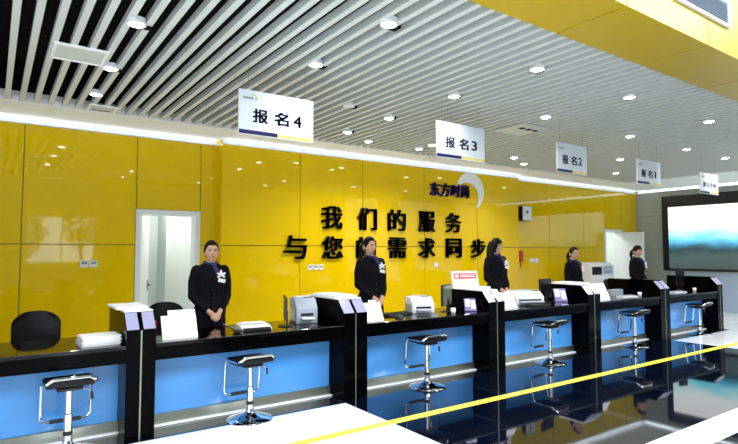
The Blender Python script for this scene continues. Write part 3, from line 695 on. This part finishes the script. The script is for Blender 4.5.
def person(label, loc, scale, turn=0.0, hair='bun', glasses=False, lean=0.0, scarf=True, bodyrz=0.0):
    root = thing('person', label, 'person', loc, R(bodyrz), 'women in black suits behind the counters', scale)
    T = Matrix.Translation(Vector((0, 0, 1.46))) @ Matrix.Rotation(R(turn), 4, 'Z') @ Matrix.Translation(Vector((0, 0, -1.46)))
    LX = Matrix.Translation(Vector((lean, 0, 0)))
    HT = LX @ T
    bm = nbm(); sphere_fn(bm, head_point)
    for s in (-1, 1): ellips(bm, (s*0.075, 0.012, 1.545), (0.012, 0.022, 0.034), 12, 8)
    bmesh.ops.transform(bm, matrix=HT, verts=bm.verts)
    limb(bm, [(0, 0.018, 1.38), (lean*0.4, 0.012, 1.44), (lean, 0.008, 1.50)], [0.058, 0.048, 0.050])
    loft(bm, [(0.80, .10, .09, 0, .01), (0.86, .150, .112, 0, .01), (0.93, .160, .112, 0, .01), (1.02, .128, .092, 0, .005), (1.09, .122, .09, 0, 0), (1.18, .135, .105, 0, -.004), (1.26, .150, .112, 0, -.006), (1.33, .155, .098, 0, .004), (1.385, .125, .07, 0, .014), (1.42, .065, .05, 0, .016)])
    for s in (-1, 1):
        limb(bm, [(s*0.150, 0.012, 1.355), (s*0.184, 0.02, 1.23), (s*0.190, 0.015, 1.085)], [0.050, 0.043, 0.038])
        w = Vector((s*0.068, -0.135, 0.925))
        limb(bm, [(s*0.190, 0.015, 1.085), (s*0.140, -0.060, 1.005), w], [0.038, 0.034, 0.024])
        off = -0.012 if s > 0 else 0.010      # one hand folded over the other
        k = Vector((s*0.022, -0.168+off, 0.872))
        pal = (k-w).normalized(); side = Vector((0, -0.35, -1)).cross(pal).normalized()
        acr = Vector((-pal.z*0.0+0, 0.25, -0.0)).normalized()
        across = pal.cross(Vector((0, -1, 0))).normalized()
        limb(bm, [w, w+pal*0.04, k], [0.024, 0.026, 0.024])
        for f in range(4):
            b = k+across*(0.0205*(f-1.5))*1.0
            ln = (0.060, 0.068, 0.064, 0.050)[f]
            c1 = b+pal*ln*0.5+Vector((-s*0.012, -0.004, -0.002)); c2 = c1+Vector((-s*ln*0.45, 0.010, -0.014))
            limb(bm, [b, c1, c2], [0.0095, 0.0085, 0.0075], 8)
        tb = w+pal*0.02+Vector((0, -0.012, 0.016)); limb(bm, [tb, tb+Vector((-s*0.025, -0.016, -0.012)), tb+Vector((-s*0.045, -0.014, -0.034))], [0.011, 0.010, 0.008], 8)
        limb(bm, [(s*0.082, 0.012, 0.88), (s*0.085, 0.0, 0.68), (s*0.083, -0.004, 0.48), (s*0.082, 0.014, 0.34), (s*0.08, 0.022, 0.10)], [0.082, 0.070, 0.051, 0.050, 0.032])
        limb(bm, [(s*0.08, 0.03, 0.055), (s*0.082, -0.06, 0.036), (s*0.084, -0.115, 0.028)], [0.034, 0.030, 0.024])
    finish(bm, 'body', 'skin', 0.0065, root, 3)
    # face pieces
    def hp(x, z, out=0.0):
        y = -math.sqrt(max(0.0, 1-x*x-z*z)); p = head_point(Vector((x, y, z))); return HT @ (p+Vector((0, -out, 0)))
    for s in (-1, 1):
        bm = nbm(); ellips(bm, hp(s*0.40, 0.015, -0.001), (0.0145, 0.007, 0.0070), 14, 8, Matrix.Rotation(R(turn), 3, 'Z')); part('eye', bm, 'eye', root, smooth=True)
        bm = nbm(); tube(bm, [hp(s*0.20, 0.17, 0.001), hp(s*0.42, 0.21, 0.001), hp(s*0.60, 0.17, 0.001)], [0.004, 0.0052, 0.003], 6); part('eyebrow', bm, 'hair', root)
    bm = nbm(); tube(bm, [hp(-0.22, -0.50, 0.0), hp(-0.08, -0.475, 0.002), hp(0.08, -0.475, 0.002), hp(0.22, -0.50, 0.0)], [0.004, 0.0075, 0.0075, 0.004], 8)
    part('lips', bm, 'lips', root, smooth=True)
    if glasses:
        bm = nbm()
        for s in (-1, 1):
            c = HT.inverted() @ hp(s*0.40, 0.015, 0.010)
            tube(bm, [HT @ Vector((c.x+0.022*math.cos(a), c.y, c.z+0.017*math.sin(a))) for a in [2*PI*k/16 for k in range(16)]], 0.0022, 6, closed=True)
            tube(bm, [HT @ Vector((c.x+s*0.022, c.y, c.z+0.004)), HT @ Vector((s*0.078, -0.02, 1.56)), HT @ Vector((s*0.079, 0.015, 1.555))], 0.002, 6)
        c = HT.inverted() @ hp(0.4, 0.015, 0.010); tube(bm, [HT @ Vector((-c.x+0.022, c.y, c.z)), HT @ Vector((c.x-0.022, c.y, c.z))], 0.002, 6)
        part('glasses', bm, 'lens', root, 'dark-rimmed glasses')
    # hair: a cap that dives under the skin over the face
    bangs = hair in ('long', 'fringe')
    def hairfn(d):
        p = head_point(d)-HC; x, y, z = d
        az = abs(math.degrees(math.atan2(x, -y)))            # 0 at the nose
        top = 0.34 if bangs else 0.60
        if hair == 'long': line = top-(0.0 if az < 38 else min(1.25, (az-38)/30*0.75))
        else: line = top if az < 42 else top+(-0.05-top)*min(1, (az-42)/34) if az < 80 else -0.05-0.60*min(1, (az-80)/26)
        f = 1/(1+math.exp(-(z-line)*16))
        return HC+p*(0.90+0.22*f)
    bm = nbm(); sphere_fn(bm, hairfn, 44, 30)
    if hair == 'bun': ellips(bm, (0, 0.115, 1.52), (0.045, 0.035, 0.042))
    elif hair in ('tail', 'fringe'):
        ellips(bm, (0, 0.108, 1.565), (0.035, 0.03, 0.035)); limb(bm, [(0, 0.12, 1.56), (0, 0.15, 1.50), (0, 0.145, 1.40)], [0.032, 0.036, 0.018])
    else:
        for s in (-1, 1): limb(bm, [(s*0.058, 0.03, 1.60), (s*0.082, 0.025, 1.50), (s*0.088, 0.022, 1.40), (s*0.085, 0.015, 1.29)], [0.035, 0.033, 0.036, 0.020])
        limb(bm, [(0, 0.075, 1.58), (0, 0.095, 1.46), (0, 0.10, 1.33)], [0.06, 0.062, 0.03]); limb(bm, [(0.045, 0.07, 1.55), (0.05, 0.085, 1.43), (0.05, 0.09, 1.31)], [0.05, 0.05, 0.025]); limb(bm, [(-0.045, 0.07, 1.55), (-0.05, 0.085, 1.43), (-0.05, 0.09, 1.31)], [0.05, 0.05, 0.025])
    bmesh.ops.transform(bm, matrix=HT, verts=bm.verts)
    finish(bm, 'hair', 'hair', 0.007, root, 3, {'bun': 'black hair in a bun', 'tail': 'black hair in a ponytail', 'long': 'long loose black hair with a fringe', 'fringe': 'black hair with a fringe'}[hair])
    # jacket with sleeves
    bm = nbm()
    loft(bm, [(0.835, .168, .132, 0, .008), (0.93, .176, .128, 0, .01), (1.02, .146, .108, 0, .005), (1.09, .139, .105, 0, 0), (1.18, .150, .120, 0, -.004), (1.26, .165, .127, 0, -.006), (1.33, .170, .112, 0, .004), (1.395, .135, .082, 0, .014), (1.432, .072, .062, 0, .014)])
    for s in (-1, 1):
        limb(bm, [(s*0.150, 0.012, 1.350), (s*0.184, 0.02, 1.23), (s*0.190, 0.015, 1.08)], [0.062, 0.055, 0.049])
        limb(bm, [(s*0.190, 0.015, 1.08), (s*0.140, -0.064, 1.005), (s*0.088, -0.118, 0.944)], [0.052, 0.047, 0.038])
    jk = finish(bm, 'jacket', 'suit', 0.008, root, 3, 'black suit jacket')
    bm = nbm()
    for z in (1.10, 1.02, 0.94): ellips(bm, (0, -0.118+0.004*(z < 1.0), z), (0.009, 0.005, 0.009), 10, 6)
    part('button', bm, 'black_plastic', jk)
    bm = nbm(); loft(bm, [(0.46, .165, .135, 0, 0), (0.60, .178, .14, 0, 0.005), (0.80, .172, .134, 0, .008), (0.93, .164, .118, 0, .01), (1.0, .134, .098, 0, .006)], 32); part('skirt', bm, 'suit', root, smooth=True)
    for s in (-1, 1):
        bm = nbm(); loft(bm, [(0.0, .040, .115, s*0.083, -0.035), (0.022, .043, .118, s*0.083, -0.035), (0.05, .041, .105, s*0.083, -0.028), (0.078, .036, .050, s*0.082, 0.02)], 20); part('shoe', bm, 'black_plastic', root, smooth=True)
    if scarf:
        bm = nbm(); tube(bm, [(0.066*math.cos(a)+lean*0.3, 0.012+0.060*math.sin(a), 1.432+0.012*math.sin(a)) for a in [2*PI*k/20 for k in range(20)]], 0.016, 8, closed=True)
        ellips(bm, (0.012, -0.065, 1.405), (0.026, 0.018, 0.024)); tube(bm, [(0.01, -0.075, 1.40), (0.03, -0.108, 1.345), (0.035, -0.125, 1.29)], [0.018, 0.024, 0.010], 8); part('scarf', bm, 'scarf', root, 'dark purple neck scarf', smooth=True)
    # white corsage and name badge on the left breast
    bm = nbm(); c = Vector((0.072, -0.128, 1.305))
    for a in (20, 95, 160, 215, 325):
        d = Vector((math.cos(R(a)), 0, math.sin(R(a)))); ellips(bm, c+d*0.026, (0.026, 0.010, 0.013), 12, 8, Matrix.Rotation(-R(a), 3, 'Y'))
    ellips(bm, c+Vector((0, -0.008, 0)), (0.013, 0.010, 0.013))
    part('corsage', bm, 'paper', root, 'white ribbon corsage', smooth=True)
    bm = nbm(); box(bm, 0.035, 0.115, -0.140, -0.135, 1.222, 1.262, 0.002)
    bmesh.ops.rotate(bm, verts=bm.verts, cent=(0.075, -0.137, 1.24), matrix=Matrix.Rotation(R(12), 3, 'Y')); part('name_badge', bm, 'paper', root, 'white name badge')
    return root
person('nearest standing woman in black suit, hands folded, purple scarf and white corsage', (1.97, 5.83, 0), 1.0, -6, 'bun')
person('standing woman in black suit with ponytail below the black wall lettering, second from left', (4.12, 5.83, 0), 1.045, 8, 'tail', lean=-0.035)
person('standing woman with long loose hair in black suit, in front of the last wall character', (6.54, 5.83, 0), 1.055, 10, 'long')
person('woman in black suit and glasses standing behind the fourth pillar', (8.58, 5.83, 0), 0.98, -14, 'tail', True)
person('farthest woman in black suit with fringe, in front of the white door', (10.72, 5.83, 0), 1.005, -12, 'fringe')

# ------------------------------------------------------------------ wall lettering, logo, small wall fittings
row1 = [('我', 4.92), ('们', 5.68), ('的', 6.38), ('服', 7.14), ('务', 7.87)]
row2 = [('与', 4.20), ('您', 4.93), ('的', 5.66), ('需', 6.39), ('求', 7.14), ('同', 7.88), ('步', 8.60)]
for (rw, z, h, rn) in ((row1, 2.16, 0.40, 'upper'), (row2, 1.63, 0.39, 'lower')):
    for ch, x in rw:
        o = text_obj('wall_character', ch, h, 0.05, 'letter', (x, YP-0.026, z), None, 0.022, 1.0, 0.43)
        tag(o, 'raised black wall character %s in the %s line of the slogan' % (ch, rn), 'letter', 'black slogan characters')
        if ch == '的': o['label'] = 'raised black wall character 的 in the %s line%s' % (rn, ' of the slogan, third from left' if rn == 'upper' else ', mostly hidden behind a standing woman')
lg = thing('wall_logo', 'purple company name with a white crescent swoosh on the yellow wall', 'logo', (7.9, YP, 2.84))
text_obj('lettering', '东方时尚', 0.27, 0.04, 'purple', (-0.11, -0.021, -0.005), lg, 0.035, fit=1.12, shear=0.08)['label'] = 'purple raised lettering'
bm = nbm(); outer = []; inner = []
for k in range(33):
    t_ = k/32; a = R(168-232*t_); th = 0.245*math.sin(PI*min(1, max(0.02, t_))**0.85)**0.75+0.005
    ro = 0.40; outer.append((0.50+ro*1.02*math.cos(a), 0.02+ro*math.sin(a))); inner.append((0.50+(ro-th)*1.02*math.cos(a), 0.02+(ro-th)*math.sin(a)))
A0 = [[bm.verts.new((p[0], y, p[1])) for p in ps] for ps in (outer, inner) for y in (-0.018, 0.0)]
of, ob, inf, ib = A0
for k in range(32):
    bm.faces.new((of[k], of[k+1], inf[k+1], inf[k])); bm.faces.new((ob[k], ib[k], ib[k+1], ob[k+1])); bm.faces.new((of[k], ob[k], ob[k+1], of[k+1])); bm.faces.new((inf[k], inf[k+1], ib[k+1], ib[k]))
bmesh.ops.recalc_face_normals(bm, faces=bm.faces)
part('swoosh', bm, 'silver_white', lg, 'white crescent swoosh')
def wall_plate(name, label, cat, x, z, y, w, h, disp=None, group=None):
    t = thing(name, label, cat, (x, y, z), group=group)
    bm = nbm(); box(bm, -w/2, w/2, -0.014, 0, -h/2, h/2, 0.004); part('plate', bm, 'white_plastic', t)
    bm = nbm()
    if disp: box(bm, -w*0.34, w*0.34, -0.016, -0.0135, -h*0.05, h*0.32); part('display', bm, 'print_grey', t, 'dark display')
    else: box(bm, -w*0.25, w*0.25, -0.018, -0.0135, -h*0.30, h*0.30, 0.002); part('rocker', bm, 'white_gloss', t)
    return t
wall_plate('thermostat', 'white thermostat with dark display on the yellow wall, left one of the pair', 'thermostat', 1.058, 1.385, YB, 0.10, 0.095, True, 'wall thermostats')
wall_plate('thermostat', 'white thermostat with dark display on the yellow wall, right one of the pair', 'thermostat', 1.175, 1.385, YB, 0.10, 0.095, True, 'wall thermostats')
for k, x in enumerate((4.50, 4.61, 4.72)):
    wall_plate('wall_switch', '%s white wall switch of the three below the slogan' % ('left', 'middle', 'right')[k], 'switch', x, 1.285, YP, 0.086, 0.09, True, 'wall switches')
wall_plate('wall_switch', 'single white wall switch below the slogan near the red notice board', 'switch', 7.40, 1.29, YP, 0.10, 0.09, None, 'wall switches')
for k, x in enumerate((10.70, 10.87)): wall_plate('wall_switch', '%s white switch of the pair left of the woman in glasses' % ('left', 'right')[k], 'switch', x, 1.345, YB, 0.14, 0.10, None, 'wall switches')
t = thing('wall_speaker', 'white-fronted box with black sides high on the yellow wall', 'speaker', (10.34, YB, 2.46))
bm = nbm(); box(bm, -0.17, 0.17, -0.16, 0, -0.17, 0.17, 0.01); part('case', bm, 'black_plastic', t, 'black case')
bm = nbm(); box(bm, -0.15, 0.165, -0.172, -0.158, -0.165, 0.165, 0.006); part('front', bm, 'white_plastic', t, 'white front')
bm = nbm(); tube(bm, [(0.0, -0.171, 0.03), (0.0, -0.178, 0.03)], 0.035, 16); part('emblem', bm, 'black_plastic', t)
t = thing('fire_alarm', 'red fire alarm fitting on the yellow wall, right of the long-haired woman', 'alarm', (10.25, YB, 1.44))
bm = nbm(); box(bm, -0.06, 0.06, -0.08, 0, -0.13, 0.14, 0.03, 3); part('housing', bm, 'red', t, smooth=True)
bm = nbm(); tube(bm, [(0, -0.03, -0.13), (0.01, -0.035, -0.20), (0.0, -0.03, -0.26)], 0.012, 8); part('pull_cord', bm, 'red', t, smooth=True)

# ------------------------------------------------------------------ wall screen
SY0, SY1, SZ0, SZ1 = 4.0, 7.47, 1.10, 2.79
t = thing('wall_screen', 'large wall screen in a wide black frame showing a misty blue landscape', 'screen', (XR, 0, 0))
bm = nbm(); box(bm, -0.10, 0, SY0-0.17, SY1+0.17, SZ0-0.06, SZ1+0.31, 0.006); part('frame', bm, 'black_plastic', t)
bm = nbm(); box(bm, -0.104, -0.0995, SY0, SY1, SZ0, SZ1); part('display', bm, screen_mat(SZ0, SZ1), t, 'misty landscape picture')

# ------------------------------------------------------------------ hanging signs
def sign(x, w, z0, z1, txt, label):
    y = 4.6; h = z1-z0
    t = thing('hanging_sign', label, 'sign', (x, y, z0), group='hanging window signs')
    bm = nbm(); box(bm, -w/2, w/2, -0.006, 0.006, 0, h, 0.002); part('panel', bm, 'sign_white', t)
    n = len(txt)
    ch = h*0.30 if n == 3 else h*0.24; cw = w*0.20 if n == 3 else w*0.16
    px = [-0.225, 0.055, 0.275] if n == 3 else [-0.27, -0.09, 0.09, 0.27]
    for c_, p_ in zip(txt, px):
        text_obj('lettering', c_, ch*(0.88 if c_.isdigit() else 1), 0.002, 'ink', (w*p_, -0.0072, h*0.45), t, (0.03 if c_.isdigit() else 0.036) if n == 3 else 0.018, fit=cw*(0.60 if c_ != '1' and c_.isdigit() else 0.30 if c_ == '1' else 1))
    bm = nbm(); box(bm, -w/2+0.004, 0.0, -0.0072, -0.006, 0.008, 0.045); part('navy_stripe', bm, 'navy', t, 'navy stripe along the lower edge')
    bm = nbm(); box(bm, 0.0, w/2-0.004, -0.0072, -0.006, 0.008, 0.038); part('yellow_stripe', bm, 'print_yellow', t, 'pale yellow stripe along the lower edge')
    lo = text_obj('printed_logo', '东方时尚', 0.024, 0.001, 'print_grey', (-w/2+0.09, -0.0068, h-0.075), t, 0.02)
    bm = nbm(); pts = [(0.055+0.028*math.cos(R(a)), 0.0, 0.005+0.028*math.sin(R(a))) for a in range(150, -75, -15)]; tube(bm, pts, 0.006, 6); part('swoosh', bm, 'print_yellow', lo)
    for s in (-1, 1):
        bm = nbm(); tube(bm, [(s*w*0.38, 0, h-0.002), (s*w*0.38, 0, ZC+0.03-z0)], 0.0022, 6); part('wire', bm, 'steel', t)
sign(2.165, 0.765, 2.615, 3.03, '报名4', 'largest hanging white sign, numbered 4')
sign(4.565, 0.80, 2.65, 3.075, '报名3', 'hanging white sign numbered 3 beside the purple logo')
sign(6.77, 0.71, 2.67, 3.09, '报名2', 'hanging white sign numbered 2')
sign(8.88, 0.75, 2.66, 3.06, '报名1', 'hanging white sign numbered 1')
sign(11.07, 0.76, 2.64, 3.03, '报名咨询', 'farthest hanging white sign, with four characters, before the wall screen')

# ------------------------------------------------------------------ ceiling downlights and vents
def downlight(x, y, label, lit=True, power=DOWNLIGHT_W):
    t = thing('downlight', label, 'ceiling light', (x, y, ZC), group='round ceiling downlights')
    bm = nbm(); lathe(bm, [(0, 0.03), (0.068, 0.03), (0.072, -0.016), (0.060, -0.018), (0.058, 0.0), (0, 0.0)], n=28); part('rim', bm, 'white_plastic', t, smooth=True)
    bm = nbm(); lathe(bm, [(0, -0.030), (0.030, -0.028), (0.050, -0.021), (0.057, -0.012), (0.056, -0.002), (0, -0.002)], n=28); part('lens', bm, 'lamp' if lit else 'lamp_off', t)
    bm = nbm(); box(bm, 0.045, 0.135, 0.02, 0.10, -0.004, 0.075); part('cutout_block', bm, 'void', t, 'black block standing in for a square slat cutout')  # added black block, gives the dark of the square cutout beside the lamp
    if lit:
        l = bpy.data.lights.new('lamp', 'SPOT'); l.energy = power; l.spot_size = R(150); l.spot_blend = 0.9; l.shadow_soft_size = 0.05; l.color = (1.0, 0.96, 0.88)
        lo = bpy.data.objects.new('lamp', l); COL.objects.link(lo); lo.parent = t; lo.location = (0, 0, -0.045)
rows = [(3.245, [2.46, 4.25, 5.89, 7.87], 'in the row nearest the yellow soffit'),
        (4.36, [0.86, 2.44, 4.23, 5.87, 7.91, 9.70, 11.2], 'in the row above the hanging signs'),
        (5.58, [0.88, 4.23, 9.74], 'in the middle row behind the hanging signs'),
        (6.6, [0.90, 4.23, 5.89, 7.93, 11.34], 'in the second row from the yellow wall'),
        (6.96, [4.86, 5.92, 8.65], 'in the row closest to the yellow wall')]   # these wash the wall
ordn = ['first', 'second', 'third', 'fourth', 'fifth', 'sixth', 'seventh']
for y, xs_, lb in rows:
    for k, x in enumerate(xs_): downlight(x, y, '%s glowing downlight from the left %s' % (ordn[k], lb), True, 28.0 if x < 1 else 120.0 if y > 6.9 else 70.0 if y > 6.5 else DOWNLIGHT_W)
downlight(3.485, 5.40, 'unlit grey downlight between the signs numbered 4 and 3', False)
def vent(x0, x1, y0, y1, label, slots, fm='white_plaster'):
    t = thing('ceiling_vent', label, 'vent', ((x0+x1)/2, (y0+y1)/2, ZC), group='ceiling vents')
    a, b = (x1-x0)/2, (y1-y0)/2
    bm = nbm(); f = 0.025
    for q in ((-a, a, -b, -b+f), (-a, a, b-f, b), (-a, -a+f, -b+f, b-f), (a-f, a, -b+f, b-f)): box(bm, *q, -0.015, 0.004)
    part('frame', bm, fm, t)
    bm = nbm(); box(bm, -a+f, a-f, -b+f, b-f, -0.008, 0.003); part('panel', bm, 'slat', t)
    for q in slots:
        bm = nbm(); box(bm, *q, -0.013, -0.008); part('slot', bm, 'void', t, 'black opening')
vent(0.375, 0.80, 5.15, 5.57, 'square grey vent panel between the left ceiling slats', [])
vent(0.90, 1.22, 7.10, 7.45, 'white vent panel where the slats meet the border at the left', [(-0.10, 0.10, 0.06, 0.075)])
vent(5.92, 6.52, 4.78, 5.30, 'grey ceiling panel with three black openings near sign 2', [(-0.12+0.14*k, -0.04+0.14*k, -0.12, -0.04) for k in range(3)], 'slat')
# air grille on the yellow fascia
t = thing('fascia_grille', 'white-framed air grille on the yellow fascia, upper right', 'vent', (4.81, YS-0.02, 3.535))
bm = nbm(); a, h, f = 0.51, 0.24, 0.024
for q in ((-a, a, 0, f), (-a, a, h-f, h), (-a, -a+f, f, h-f), (a-f, a, f, h-f)): box(bm, q[0], q[1], -0.025, 0, q[2], q[3])
part('frame', bm, 'white_plastic', t)
bm = nbm()
box(bm, -a+f, a-f, -0.004, 0, f, h-f)
for k in range(8): z = f+0.003+k*0.0225; prism(bm, [(-0.020, z), (-0.017, z), (-0.002, z+0.02), (-0.005, z+0.02)], -a+f, a-f, 'x')
part('louvres', bm, 'grey_plastic', t)
